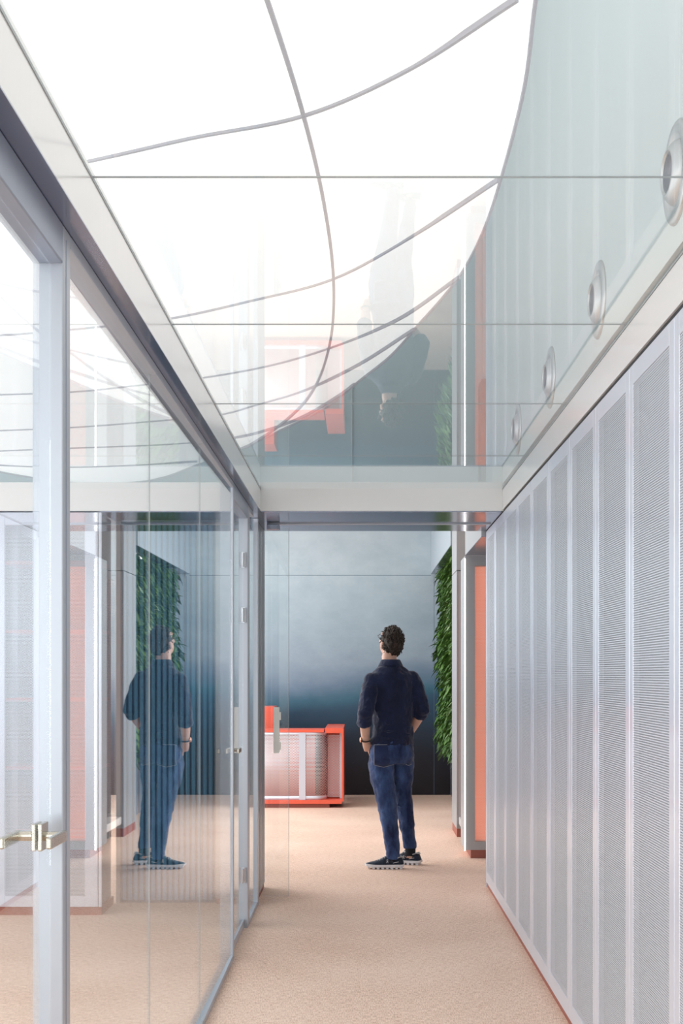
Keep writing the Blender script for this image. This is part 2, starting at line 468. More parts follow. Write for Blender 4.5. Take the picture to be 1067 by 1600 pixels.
rib([(-0.33, 1.2), (-0.255, 1.9), (-0.180, 2.59), (-0.132, 3.14), (-0.102, 3.70), (-0.090, 4.31), (-0.103, 4.93), (-0.138, 5.46), (-0.198, 6.00), (-0.292, 6.52), (-0.454, 7.11), (-0.66, 7.70)], 0.011)
rib([(-3.2, 4.9), (-2.0, 4.2), (-1.3, 3.7), (-0.694, 3.40), (-0.409, 3.25), (-0.132, 3.12), (0.104, 2.88), (0.30, 2.585)], 0.010)
rib([(-3.2, 5.6), (-2.0, 5.25), (-1.38, 5.14), (-0.99, 5.02), (-0.698, 4.90), (-0.387, 4.67), (-0.092, 4.41), (0.162, 3.96), (0.36, 3.53)], 0.008)
rib([(-2.9, 6.5), (-2.0, 6.28), (-1.365, 6.18), (-1.0, 6.03), (-0.698, 5.88), (-0.40, 5.66), (-0.138, 5.36), (0.131, 4.93), (0.32, 4.40)], 0.008)
rib([(-2.7, 7.3), (-2.1, 7.18), (-1.56, 7.07), (-1.1, 6.9), (-0.717, 6.72), (-0.505, 6.47), (-0.245, 6.12), (-0.011, 5.64), (0.20, 5.06)], 0.009)
rib([(-2.5, 7.9), (-2.1, 7.8), (-1.70, 7.71), (-1.1, 7.58), (-0.699, 7.38), (-0.451, 7.07), (-0.269, 6.72), (-0.101, 6.26), (-0.03, 6.02)], 0.012)
rib([(-2.35, 8.3), (-2.0, 8.4), (-1.7, 8.4), (-1.3, 8.3), (-1.0, 8.2)], 0.010)
rib([(-3.0, 3.3), (-2.0, 2.9), (-1.0, 2.2), (-0.4, 1.8), (0.1, 1.5), (0.3, 1.3)], 0.009)
mb = MB(); mb_r = [(*p, HS + 0.010) for p in rim]
pts = mb_r + [mb_r[0]]
mb.tube(pts, 0.0045, 6, cap=False).build('rim_piping', 'seam', sail)

# ------------------------------------------------------------------ air nozzles in the upper right wall
def nozzle(y, z, label):
    t = empty('air_nozzle', (XR, y, z))
    tag(t, label, 'air nozzle', 'round air nozzles in the wall above the cabinets')
    MB().lathe([(0.135, 0.0), (0.135, 0.004), (0.128, 0.010), (0.105, 0.013), (0.098, 0.008), (0.094, 0.004), (0.06, 0.002)], (0, 0, 0), (-1, 0, 0), 56).build('flange', 'nozzle', t, True)
    ax = Vector((-1, -0.04, 0.0)).normalized()
    MB().lathe([(0.086, 0.0), (0.083, 0.010), (0.074, 0.020), (0.063, 0.028), (0.058, 0.031), (0.055, 0.030), (0.053, 0.012)], (0, 0, 0), ax, 48).build('swivel_cone', 'nozzle', t, True)
    MB().lathe([(0.0525, 0.012), (0.052, 0.025), (0.046, 0.025), (0.044, 0.014), (0.01, 0.013)], (0, 0, 0), ax, 40).build('throat', 'nozzle_dark', t, True)
for (y, h, l) in [(3.57, 1.333, 'round white air nozzle nearest the top right corner, cut by the picture edge'),
                  (4.74, 1.321, 'second round white air nozzle from the right above the cabinets'),
                  (5.94, 1.312, 'round white air nozzle between the second and the smallest ones'),
                  (7.17, 1.308, 'smallest round white air nozzle, nearest the lintel')]:
    nozzle(y, EYE + h, l)

# ------------------------------------------------------------------ right hand cabinets
CW = 0.604
def make_cabinet():
    t = empty('storage_cabinet', (XR, 0, 0))           # spans local y 0..CW, front at local x = 0
    tag(t, 'x', 'cabinet', 'perforated cabinets along the right side')
    b = MB()
    z0, z1 = 0.04, ZL - 0.012
    b.box(0.30, 0.32, 0.004, CW - 0.004, z0, z1)
    b.box(0.023, 0.30, 0.004, 0.020, z0, z1); b.box(0.023, 0.30, CW - 0.020, CW - 0.004, z0, z1)
    b.box(0.023, 0.30, 0.020, CW - 0.020, z1 - 0.02, z1); b.box(0.023, 0.30, 0.020, CW - 0.020, z0, z0 + 0.02)
    b.build('carcass', 'cabinet_in', t)
    for z in (0.55, 1.0, 1.45, 1.9):
        box(0.10, 0.298, 0.022, CW - 0.022, z, z + 0.02).build('shelf', 'cabinet_in', t)
    d = MB(); z0 += 0.0; z1 = ZL - 0.010
    p0, p1, q0, q1 = 0.062, CW - 0.055, 0.11, z1 - 0.062
    d.box(0, 0.02, 0.003, p0, z0, z1, bev=0.0015); d.box(0, 0.02, p1, CW - 0.003, z0, z1, bev=0.0015)
    d.box(0, 0.0199, p0, p1, q1, z1, bev=0.001); d.box(0, 0.0199, p0, p1, z0, q0, bev=0.001)
    dr = d.build('door', 'cabinet', t)
    box(0.0012, 0.0027, p0 - 0.002, p1 + 0.002, q0 - 0.002, q1 + 0.002).build('perforated_sheet', 'perf_y', dr)
    box(0.012, 0.30, 0.0, CW, 0.0, 0.04).build('plinth', 'terracotta', t)
    return t
proto = make_cabinet()
ordn = ['farthest perforated cabinet of the right row, next to the person and the lintel end',
        'second farthest perforated cabinet in the right row', 'third farthest perforated cabinet in the right row',
        'fourth perforated cabinet counted from the far end of the right row', 'fifth perforated cabinet counted from the far end of the right row',
        'sixth perforated cabinet from the far end, below the second smallest nozzle', 'fourth nearest perforated cabinet in the right row',
        'third nearest perforated cabinet in the right row, silver with fine rows of holes', 'second nearest perforated cabinet in the right row, widest fully shown door',
        'nearest perforated cabinet of the right row, cut by the right picture edge']
for i in range(10):
    c = proto if i == 0 else copy_tree(proto)
    c.location = (XR, YE - CW * (i + 1), 0)
    c['label'] = ordn[i]
# flat silver end panel closing the row
e = box(XR + 0.002, XR + 0.32, YE + 0.001, YE + 0.018, 0.0, ZL - 0.01).build('end_panel', 'cabinet')
tag(e, 'pale silver end panel closing the right cabinet row', 'panel')
# dark strips painted as the shadow line above the cabinets
struct('trim_15', box(XR + 0.03, 1.46, YL, YE, ZL - 0.004, ZL - 0.001), 'gap')
struct('trim_16', box(XR + 0.006, XR + 0.03, -3, YE - 0.01, ZL - 0.008, ZL + 0.006), 'gap')

# ------------------------------------------------------------------ glass partition on the left
def pane(parent, y0, y1, z0, z1, x=XG, rot=0.0, name='glass_pane', m='glass'):
    o = box(-0.003, 0.0, -(y1 - y0) / 2, (y1 - y0) / 2, -(z1 - z0) / 2, (z1 - z0) / 2).build(name, m, parent)
    o.location = (x, (y0 + y1) / 2, (z0 + z1) / 2); o.rotation_euler = (0, 0, rot)
    return o
ROT = 0.0045
win = []
for i, (a, b, r) in enumerate([(2.955, 4.18, -ROT), (4.184, 5.44, -ROT * 0.9), (5.444, 6.715, -ROT * 0.8)]):
    wd = empty('window_%d' % (i + 1)); tag(wd, kind='structure')
    pane(wd, a, b, 0.03, ZL - 0.03, XF - 0.016 + ((a + b) / 2 - 4.85) * ROT, -ROT)
    MB().box(XF - 0.05, XF, a, b, 0.0, 0.028, bev=0.002).build('bottom_profile', 'alu', wd)
    MB().box(XF - 0.05, XF, a, b, ZL - 0.034, ZL - 0.005, bev=0.002).build('top_profile', 'alu', wd)
    xj = XF - 0.016 + (b - 4.85) * ROT
    if i < 2: box(xj - 0.003, xj + 0.0002, b - 0.0005, b + 0.004, 0.03, ZL - 0.03).build('glass_joint', 'joint', wd)
def post(n_, y0, y1, parent=None, x1=XF, x0=XG - 0.04):
    o = MB().box(x0, x1, y0, y1, 0.0, ZL - 0.005, bev=0.003).build(n_, 'alu', parent); return o
# near door
d1 = empty('door_1'); tag(d1, kind='structure')
pane(d1, 1.90, 2.878, 0.012, ZL - 0.09, XG)
o = post('jamb', 2.88, 2.950, d1)
box(XF, XF + 0.001, 2.905, 2.909, 0.0, ZL - 0.03).build('jamb_groove', 'alu_dark', d1)
post('jamb', 1.80, 1.87, d1)
MB().box(XG - 0.04, XF, 1.87, 2.88, ZL - 0.088, ZL - 0.005, bev=0.003).build('head_frame', 'alu_dark', d1)
def lever(parent, y, z, side=1):
    """square rose and flat lever on the corridor face of the glass (side 1), or behind it (-1)"""
    x = XG if side > 0 else XG - 0.003
    s = side
    def bx(mb, a, b, y0, y1, z0, z1, bev):
        a, b = x + s * a, x + s * b
        return mb.box(min(a, b), max(a, b), y0, y1, z0, z1, bev=bev)
    r = bx(MB(), 0.0, 0.010, y - 0.028, y + 0.028, z - 0.028, z + 0.028, 0.002).build('handle_rose', 'nickel', parent)
    l = MB().tube([(x + s * 0.008, y, z), (x + s * 0.045, y, z)], 0.010, 16)
    bx(l, 0.040, 0.052, y - 0.125, y + 0.013, z - 0.0115, z + 0.0115, 0.003)
    l.build('handle_lever', 'nickel', r)
lever(d1, 2.785, EYE - 0.335)
lever(d1, 2.785, EYE - 0.335, -1)
# second door, near the end
post('x', 6.72, 6.755, None).name = 'trim_17'; tag(bpy.data.objects['trim_17'], kind='structure')
d2 = empty('door_2'); tag(d2, kind='structure')
pane(d2, 6.757, 7.575, 0.05, ZL - 0.09, XG)
MB().box(XG - 0.012, XG + 0.006, 6.757, 7.575, 0.006, 0.05, bev=0.002).build('bottom_rail', 'alu', d2)
post('jamb', 7.58, 7.70, d2)
MB().box(XG - 0.04, XF, 6.755, 7.58, ZL - 0.088, ZL - 0.005, bev=0.003).build('head_frame', 'alu_dark', d2)
for z in (EYE + 0.645, EYE + 0.335, EYE - 1.128):
    MB().tube([(XG + 0.008, 7.568, z - 0.043), (XG + 0.008, 7.568, z + 0.043)], 0.0085, 12).box(XG + 0.0005, XG + 0.006, 7.50, 7.56, z - 0.04, z + 0.04, bev=0.001).build('hinge', 'steel', d2)
lever(d2, 6.87, EYE - 0.385)
lever(d2, 6.87, EYE - 0.385, -1)
w4 = empty('window_4'); tag(w4, kind='structure')
pane(w4, 7.70, 8.29, 0.03, ZL - 0.03, XF - 0.012)
MB().box(XF - 0.05, XF, 7.70, 8.29, 0.0, 0.028, bev=0.002).build('bottom_profile', 'alu', w4)
MB().box(XF - 0.05, XF, 7.70, 7.978, ZL - 0.034, ZL - 0.005, bev=0.002).build('top_profile', 'alu', w4)
MB().box(XF - 0.05, XF + 0.002, 8.29, 8.36, 0.0, ZL - 0.005, bev=0.002).build('jamb', 'alu', w4)

# pier at the left of the passage with perforated flank
pier = empty('storage_pier', (-0.77, 8.70, 0))
tag(pier, 'narrow grey pier with perforated flank at the left of the passage', 'pier')
pc = Vector((-0.77, 8.70, 0))
def rel(a, c): return [a[0] - c.x, a[1] - c.x, a[2] - c.y, a[3] - c.y, a[4], a[5]]
box(*rel((-0.905, XF - 0.012, 8.37, YE, 0.035, ZL - 0.006), pc)).build('body', 'column', pier)
box(*rel((XF - 0.011, XF - 0.0095, 8.62, YE, 0.035, ZL - 0.006), pc)).build('perforated_sheet', 'perf_grey', pier)
box(*rel((-0.90, XF - 0.014, 8.38, YE - 0.003, 0.0, 0.035), pc)).build('plinth', 'terracotta', pier)

# blue fluted screen behind the glazed room
scr = empty('fluted_screen', (-1.2, 8.42, 0))
tag(scr, 'blue fluted wall screen behind the glass partition', 'screen')
box(-0.33, 0.294, 0.012, 0.03, 0.0, ZL - 0.006).build('backing', 'blue_back', scr)
mb = MB(); k = 0; x = -0.29
while x < 0.265:
    mb.box(x, x + 0.022, -0.012, 0.0115, 0.02, ZL - 0.03); x += 0.036
mb.build('slats', 'blue_slat', scr)
MB().box(-0.33, -0.305, -0.02, 0.012, 0, ZL - 0.006).build('edge_frame', 'column', scr)

# left cabinets, front facing the camera
LC = 0.615
def make_left():
    t = empty('wall_cabinet', (-1.54, YL + 0.002, 0))   # right edge at local x 0, front at local y 0
    tag(t, 'x', 'cabinet', 'perforated cabinets in the glazed room')
    z0, z1 = 0.05, ZL - 0.006
    b = MB()
    b.box(-0.595, -0.02, 0.38, 0.40, z0, z1); b.box(-0.612, -0.595, 0.022, 0.40, z0, z1)
    b.box(-0.595, -0.02, 0.022, 0.38, z1 - 0.02, z1); b.box(-0.595, -0.02, 0.022, 0.38, z0, z0 + 0.02)
    b.build('carcass', 'cabinet_in', t)
    box(-0.02, -0.0185, 0.022, 0.40, z0, z1).build('perforated_side', 'perf_grey', t)
    for z in (0.45, 0.86, 1.27, 1.68, 2.09):
        s_ = box(-0.594, -0.022, 0.06, 0.378, z, z + 0.02).build('shelf', 'coral', t)
        s_['label'] = 'coral shelf behind the perforated door'
    d = MB(); p0, p1, q0, q1 = -0.575, -0.10, 0.115, z1 - 0.075
    d.box(-0.612, p0, 0, 0.02, z0, z1, bev=0.0015); d.box(p1, -0.023, 0, 0.02, z0, z1, bev=0.0015)
    d.box(p0, p1, 0, 0.0199, q1, z1, bev=0.001); d.box(p0, p1, 0, 0.0199, z0, q0, bev=0.001)
    dr = d.build('door', 'cabinet', t)
    box(p0 - 0.002, p1 + 0.002, 0.0012, 0.0027, q0 - 0.002, q1 + 0.002).build('perforated_sheet', 'perf_x', dr)
    MB().box(-0.019, 0.0, 0.0, 0.022, z0, z1, bev=0.0015).build('corner_post', 'cabinet', t)
    box(-0.61, -0.002, 0.012, 0.40, 0.0, z0).build('plinth', 'terracotta', t)
    return t
l1 = make_left(); l1['label'] = 'perforated cabinet in the glazed room next to the blue fluted screen'
l2 = copy_tree(l1); l2.location = (-1.54 - LC, YL + 0.002, 0); l2['label'] = 'perforated cabinet at the left picture edge behind the near glass door'

# sliding glass door in the passage
d3 = empty('door_3'); tag(d3, kind='structure')
box(-0.640, -0.463, 8.60, 8.610, 0.012, ZL - 0.03).build('glass_leaf', 'glass', d3)
box(-0.4635, -0.4615, 8.5995, 8.6105, 0.012, ZL - 0.03).build('leaf_edge', 'joint', d3)
MB().box(-0.558, -0.520, 8.560, 8.575, EYE - 0.50, EYE - 0.208, bev=0.002).box(-0.522, -0.512, 8.575, 8.60, EYE - 0.48, EYE - 0.43).box(-0.522, -0.512, 8.575, 8.60, EYE - 0.29, EYE - 0.24).build('pull_bar', 'bar', d3)
cl = MB().box(-0.60, -0.52, 8.54, 8.62, ZL - 0.045, ZL - 0.013, bev=0.003)
cl.build('track_carriage', 'alu_dark', d3)

# ------------------------------------------------------------------ lit frame cabinet (right, behind the passage)
def rb(a, c): return box(a[0] - c[0], a[1] - c[0], a[2] - c[1], a[3] - c[1], a[4], a[5])
c2 = (0.81, 10.46)
lf = empty('lit_display_frame', (c2[0], c2[1], 0))
tag(lf, 'grey frame with glowing coral perforated panel, beside the end of the cabinet row', 'display frame')
zt, zb = EYE + 0.924, 0.065
f = MB()
f.box(0, 0.076, 0, 0.12, zb, zt); f.box(0.076, 0.64, 0, 0.12, zt - 0.078, zt); f.box(0.076, 0.64, 0, 0.12, zb, 0.13)
f.box(0, 0.016, 0.12, 0.45, zb, zt)
f.build('frame', 'column', lf)
MB().box(-0.006, 0.0015, -0.006, 0.0015, zb - 0.005, zt - 0.02).build('led_edge', 'led', lf)
box(0.077, 0.64, 0.03, 0.032, 0.131, zt - 0.079).build('perforated_panel', 'perf_coral', lf)
box(0.02, 0.64, 0.40, 0.42, zb, zt).build('back_panel', 'coral_lit', lf)
box(0.060, 0.62, 0.13, 0.145, zt - 0.060, zt - 0.045).build('led_strip', 'led_warm', lf)
box(0.060, 0.62, 0.13, 0.145, 0.10, 0.115).build('led_strip', 'led_warm', lf)
box(0.050, 0.062, 0.13, 0.145, 0.15, zt - 0.10).build('led_strip', 'led_warm', lf)
box(0.045, 0.64, 0.01, 0.44, 0.0, zb - 0.001).build('plinth', 'terracotta', lf)
# far column
c1 = (0.84, 11.82)
fc = empty('display_column', (c1[0], c1[1], 0))
tag(fc, 'tall grey column with coral foot between the lit frame and the green plant wall', 'column')
zs = EYE + 0.912
MB().box(0, 0.62, 0, 0.60, zs + 0.006, 3.40, bev=0.002).build('upper_box', 'column', fc)
f = MB(); f.box(0, 0.085, 0, 0.60, 0.075, zs, bev=0.002); f.box(0.085, 0.62, 0, 0.10, zs - 0.075, zs); f.box(0.085, 0.62, 0, 0.10, 0.075, 0.21); f.box(0.085, 0.62, 0.58, 0.60, 0.075, zs)
f.build('body', 'column', fc)
box(0.010, 0.0125, -0.0015, 0.0, 0.08, zs - 0.002).build('body_groove', 'gap', fc)
box(0.086, 0.62, 0.03, 0.032, 0.211, zs - 0.076).build('perforated_panel', 'perf_greyx', fc)
box(0.086, 0.62, 0.40, 0.42, 0.211, zs - 0.076).build('back_panel', 'side_grey', fc)
box(0.0855, 0.0865, 0.034, 0.399, 0.212, zs - 0.077).build('reveal_lining', 'coral', fc)
box(0.070, 0.60, 0.115, 0.13, zs - 0.065, zs - 0.05).build('led_strip', 'led_warm', fc)
box(0.0866, 0.0876, 0.115, 0.13, 0.22, zs - 0.10).build('led_strip', 'led_warm', fc)
box(0.004, 0.60, 0.004, 0.596, 0.0, 0.075).build('foot', 'terracotta', fc)
# low bench shelf between the two
bn = empty('low_bench', (1.15, 11.35, 0)); tag(bn, 'low white bench shelf between the grey column and the lit frame', 'bench')
MB().box(-0.29, 0.29, -0.42, 0.46, 0.115, 0.18, bev=0.003).build('seat_board', 'fascia', bn)
MB().box(-0.20, 0.20, -0.36, -0.33, 0.0, 0.114).build('leg', 'column', bn)
MB().box(-0.20, 0.20, 0.36, 0.39, 0.0, 0.114).build('leg', 'column', bn)

# ------------------------------------------------------------------ reception desk
dc = (-0.75, 14.45)
dk = empty('reception_desk', (dc[0], dc[1], 0))
tag(dk, 'coral reception desk with pale perforated front in front of the blue wall', 'reception desk')
zt = EYE - 0.592
def bxd(mb, a, **k): return mb.box(a[0] - dc[0], a[1] - dc[0], a[2] - dc[1], a[3] - dc[1], a[4], a[5], **k)
bxd(MB(), (-1.75, -0.40, 14.42, 14.85, zt - 0.028, zt)).build('counter', 'coral', dk)
t_ = MB(); bxd(t_, (-0.385, -0.186, 14.40, 15.60, zt - 0.035, zt + 0.018)); bxd(t_, (-0.205, -0.186, 14.40, 15.60, 0.07, zt - 0.035))
t_.build('side_counter', 'coral', dk)
bxd(MB(), (-1.75, -0.206, 14.40, 14.92, 0.045, 0.085)).build('bottom_board', 'coral', dk)
bxd(MB(), (-1.72, -0.34, 14.44, 14.88, 0.0, 0.045)).build('plinth', 'terracotta', dk)
bxd(MB(), (-1.72, -0.50, 14.60, 14.62, 0.085, zt - 0.028)).build('inner_panel', 'coral', dk)
# perforated front: flat run then a quarter cylinder curling back, and the recessed panel beside it
def front_sheet(z0, z1, y_off, m, name):
    pts = [(-1.75, 14.425), (-0.50, 14.425)]
    for k in range(1, 13):
        a = k / 12 * H
        pts.append((-0.50 + 0.13 * math.sin(a), 14.425 + 0.13 * (1 - math.cos(a))))
    pts.append((-0.37, 14.75))
    mb = MB()
    v0 = [mb.bm.verts.new((x - dc[0], y - dc[1] + y_off, z0)) for x, y in pts]
    v1 = [mb.bm.verts.new((x - dc[0], y - dc[1] + y_off, z1)) for x, y in pts]
    for i in range(len(pts) - 1): mb.bm.faces.new((v0[i], v0[i + 1], v1[i + 1], v1[i]))
    o = mb.build(name, m, dk, True); s_ = o.modifiers.new('t', 'SOLIDIFY'); s_.thickness = 0.002
    return o
front_sheet(0.125, zt - 0.055, 0.0, 'perf_desk', 'perforated_front')
front_sheet(0.085, 0.125, -0.001, 'cabinet', 'front_border')
front_sheet(zt - 0.055, zt - 0.029, -0.001, 'cabinet', 'front_border')
bxd(MB(), (-0.665, -0.595, 14.418, 14.424, 0.086, zt - 0.03)).build('front_strip', 'cabinet', dk)
bxd(MB(), (-0.365, -0.225, 14.60, 14.602, 0.10, zt - 0.06)).build('side_sheet', 'perf_desk', dk)
bxd(MB(), (-0.232, -0.206, 14.59, 14.605, 0.086, zt - 0.036)).build('side_border', 'cabinet', dk)
bxd(MB(), (-0.365, -0.206, 14.68, 14.70, 0.086, zt - 0.036)).build('side_backing', 'coral', dk)
sb = empty('back_cabinet', (-1.3, 15.3, 0)); tag(sb, 'coral cabinet standing behind the reception desk, left of the pull bar', 'cabinet')
MB().box(-0.40, 0.33, -0.25, 0.25, 0.0, EYE - 0.36, bev=0.004).build('body', 'coral', sb)
box(-0.395, 0.325, -0.254, -0.251, 0.55, 0.556).build('door_gap', 'gap', sb)

# ------------------------------------------------------------------ living wall
lw_ = empty('living_wall', (1.0, 14.15, 0.6)); LO = Vector((1.0, 14.15, 0.6))
tag(lw_, 'tall green plant wall of dense leaves on the right before the blue wall', 'plant wall')
box(0.0, 0.055, -1.72, 1.35, 0.02, 2.0).build('planting_panel', 'planter', lw_)
def leaf(bm, p, d, up, L, W, droop):
    d = d.normalized(); side = d.cross(up).normalized(); nrm = side.cross(d).normalized()
    prev = None; N = 5
    for i in range(N + 1):
        t = i / N
        ww = W * math.sin(math.pi * min(1, (t * 0.93 + 0.05))) ** 0.8 * (1 - 0.3 * t) / 2
        c = p + d * L * t - Vector((0, 0, 1)) * droop * L * t * t
        a = bm.verts.new(c + side * ww + nrm * ww * 0.35); m_ = bm.verts.new(c); b = bm.verts.new(c - side * ww + nrm * ww * 0.35)
        if prev:
            bm.faces.new((prev[0], a, m_, prev[1])); bm.faces.new((prev[1], m_, b, prev[2]))
        prev = (a, m_, b)
random.seed(3)
mb = MB()
for _ in range(4200):
    y = random.uniform(-1.72, 1.38); z = random.uniform(0.0, 2.02)
    dens = noise.noise(Vector((y * 2.2, z * 2.2, 3)))
    off = random.uniform(0, 0.06 + 0.05 * max(0, dens + 0.3))
    p = Vector((-off, y, z))
    d = Vector((-random.uniform(0.3, 1.0), random.uniform(-0.9, 0.7), random.uniform(-0.6, 0.5)))
    L = random.uniform(0.05, 0.125) * (1.25 if dens > 0.15 else 1)
    leaf(mb.bm, p, d, Vector((0, 0.2, 1)), L, L * random.uniform(0.3, 0.6), random.uniform(0.2, 0.8))
fo = mb.build('foliage', 'leaf', lw_, True); fo['kind'] = 'stuff'
mb = MB()
for cy, cz, k in [(-1.2, 1.7, 12), (-0.7, 1.35, 14), (-1.45, 1.1, 12), (-0.2, 1.55, 10), (-1.1, 0.6, 14), (-1.6, 0.2, 8), (-0.5, 0.3, 10), (0.3, 0.9, 10)]:
    for _ in range(k):
        p = Vector((-0.07, cy + random.uniform(-.1, .1), cz + random.uniform(-.1, .1)))
        leaf(mb.bm, p, Vector((-0.8, random.uniform(-1, 1), random.uniform(-0.5, 0.8))), Vector((0, 0.2, 1)), random.uniform(0.07, 0.12), 0.03, 0.5)
mb.build('pale_leaves', 'leaf_pale', lw_, True)['kind'] = 'stuff'
# one long dark blade and a pale rosette that stand out
vp = empty('variegated_plant', (0.93, 13.3, 1.07)); tag(vp, 'pale green variegated plant sticking out of the plant wall at elbow height', 'plant')
mb = MB()
for k in range(14):
    a = k / 14 * 2 * math.pi
    leaf(mb.bm, Vector((0, 0, 0)), Vector((-0.75 + 0.4 * math.cos(a), 0.5 * math.sin(a * 1.7), 0.55 * math.sin(a))), Vector((0, .3, 1)), 0.11, 0.034, 0.25)
mb.build('leaves', 'leaf_pale', vp, True)
MB().tube([(0.06, 0, -0.02), (0.02, 0, -0.01), (0, 0, 0)], 0.006, 8).build('stem', 'stem', vp)
mb = MB(); leaf(mb.bm, Vector((-0.05, -0.5, 1.02)), Vector((-1, -.1, -0.32)), Vector((0, .3, 1)), 0.15, 0.022, 0.1)
mb.build('blade_leaf', 'leaf', lw_, True)
lp = tag(box(1.08 - 0.09, 1.06, 12.50, 13.9, EYE + 1.186, EYE + 1.192).build('light_panel', 'lamp'), 'small lit panel under the beam above the plant wall', 'light panel')

# ------------------------------------------------------------------ the person
# local frame: x right, y away from the camera, z up; origin on the floor under the left shoe
PX, PY = (612 - 564) * 0.00472, 9.91
per = empty('person', (PX, PY, 0))
tag(per, 'person seen from behind in navy shirt and jeans, hands in pockets, looking up', 'person')
V = Vector
FW = V((-0.42, 0.907, 0)); RT = V((0.907, 0.42, 0)); UP = V((0, 0, 1))
BC = V((0.0, 0.10, 0))
def remesh(o, vox, it=6, fac=0.5):
    r = o.modifiers.new('r', 'REMESH'); r.mode = 'VOXEL'; r.voxel_size = vox; r.use_smooth_shade = True
    s_ = o.modifiers.new('s', 'SMOOTH'); s_.factor = fac; s_.iterations = it
def tor(dx, z, df=0.0): return BC + V((dx, 0, z)) + FW * df
# joints
LS, LE, LWr = V((-0.148, 0.02, 1.382)), V((-0.200, -0.06, 1.14)), V((-0.192, 0.03, 0.935))
RS, RE, RWr = V((0.160, 0.155, 1.395)), V((0.232, 0.11, 1.17)), V((0.150, 0.26, 1.00))
# body: head, neck, trunk, arms, hands, lower legs in one surface
HC = V((0.000, 0.13, 1.672))
F = V((-0.42, 0.80, 0.42)).normalized(); R = F.cross(UP).normalized(); U = R.cross(F).normalized()
HM = Matrix((R, F, U)).transposed()
def hp(r_, f_, u_): return HC + R * r_ + F * f_ + U * u_
b = MB()
b.ball(HC, (0.076, 0.096, 0.108), HM)                       # skull
b.ball(hp(0, 0.030, -0.055), (0.058, 0.066, 0.066), HM)     # jaw
b.ball(hp(0, 0.075, -0.098), (0.024, 0.022, 0.020), HM)     # chin
b.ball(hp(0, 0.086, 0.030), (0.055, 0.018, 0.020), HM)      # brow
b.tube([hp(0, 0.088, 0.012), hp(0, 0.104, -0.018), hp(0, 0.112, -0.032), hp(0, 0.096, -0.040)], [0.008, 0.011, 0.014, 0.009], 10)
b.tube([hp(-0.024, 0.086, -0.066), hp(0, 0.094, -0.067), hp(0.024, 0.086, -0.066)], [0.006, 0.009, 0.006], 8)
for s_ in (-1, 1):
    b.ball(hp(s_ * 0.080, -0.004, -0.018), (0.010, 0.020, 0.034), HM, 2)
    b.ball(hp(s_ * 0.084, -0.012, -0.008), (0.007, 0.013, 0.020), HM, 2)
    b.ball(hp(s_ * 0.044, 0.066, -0.022), (0.022, 0.020, 0.02), HM, 2)
b.tube([tor(0, 1.40), tor(-0.002, 1.50, 0.015), tor(-0.006, 1.56, 0.025), HC + V((0, 0, -0.05))], [0.075, 0.060, 0.056, 0.055], 18)
b.rings([(tor(0, 0.85), 0.13, 0.09), (tor(0, 1.05), 0.125, 0.085), (tor(0, 1.30), 0.145, 0.095), (tor(0, 1.42), 0.12, 0.075), (tor(0, 1.46), 0.06, 0.05)], RT, FW)
def limb(mb, pts, r, n=16): mb.tube(pts, r, n)
limb(b, [LS, LS.lerp(LE, .5), LE], [0.045, 0.040, 0.036]); limb(b, [RS, RS.lerp(RE, .5), RE], [0.045, 0.040, 0.036])
def forearm(e, w_, palm_end, side):
    d = (w_ - e)
    limb(b, [e, e + d * 0.3, e + d * 0.7, w_], [0.036, 0.041, 0.035, 0.028])
    pd = (palm_end - w_).normalized()
    limb(b, [w_, w_ + (palm_end - w_) * .5, palm_end], [(0.028, 0.020), (0.038, 0.016), (0.040, 0.014)], 14)
    across = V((0, 1, 0.1)).cross(pd).normalized() if abs(pd.y) < .9 else V((1, 0, 0))
    across = pd.cross(V((1, 0, 0))).normalized()
    for k, (o_, L) in enumerate([(-0.029, 0.070), (-0.010, 0.080), (0.010, 0.075), (0.028, 0.058)]):
        a = palm_end + across * o_ - pd * 0.012; m1 = a + pd * L * .5; m2 = m1 + (pd * 0.8 + FW * 0.4).normalized() * L * .5
        limb(b, [a, m1, m2], [0.0092, 0.0085, 0.0072], 10)
    a = w_ + pd * 0.02 - across * 0.018
    limb(b, [a, a - across * 0.024 + pd * 0.02, a - across * 0.034 + pd * 0.05], [0.012, 0.011, 0.009], 10)
LP = V((-0.165, 0.085, 0.865)); RP = V((0.105, 0.275, 0.92))
forearm(LE, LWr, LP, -1); forearm(RE, RWr, RP, 1)
LA, RA = V((0.015, 0.0, 0.09)), V((0.145, 0.205, 0.09))
LEGL = [V((-0.070, 0.085, 0.90)), V((-0.068, 0.060, 0.66)), V((-0.028, 0.025, 0.43)), V((-0.012, 0.012, 0.31))]
LEGR = [V((0.085, 0.155, 0.90)), V((0.082, 0.168, 0.66)), V((0.100, 0.18, 0.43)), V((0.118, 0.19, 0.31))]
limb(b, LEGL, [0.06, 0.055, 0.036, 0.034]); limb(b, LEGR, [0.06, 0.055, 0.034, 0.032])
for A in (LA, RA):
    limb(b, [A + V((0, 0, 0.20)), A + V((0, 0, 0.14)), A + V((0, 0, 0.0)), A + V((-0.01, 0, -0.04))], [0.030, 0.031, 0.034, 0.036])
body = b.build('body', 'skin', per); remesh(body, 0.0055, 4)

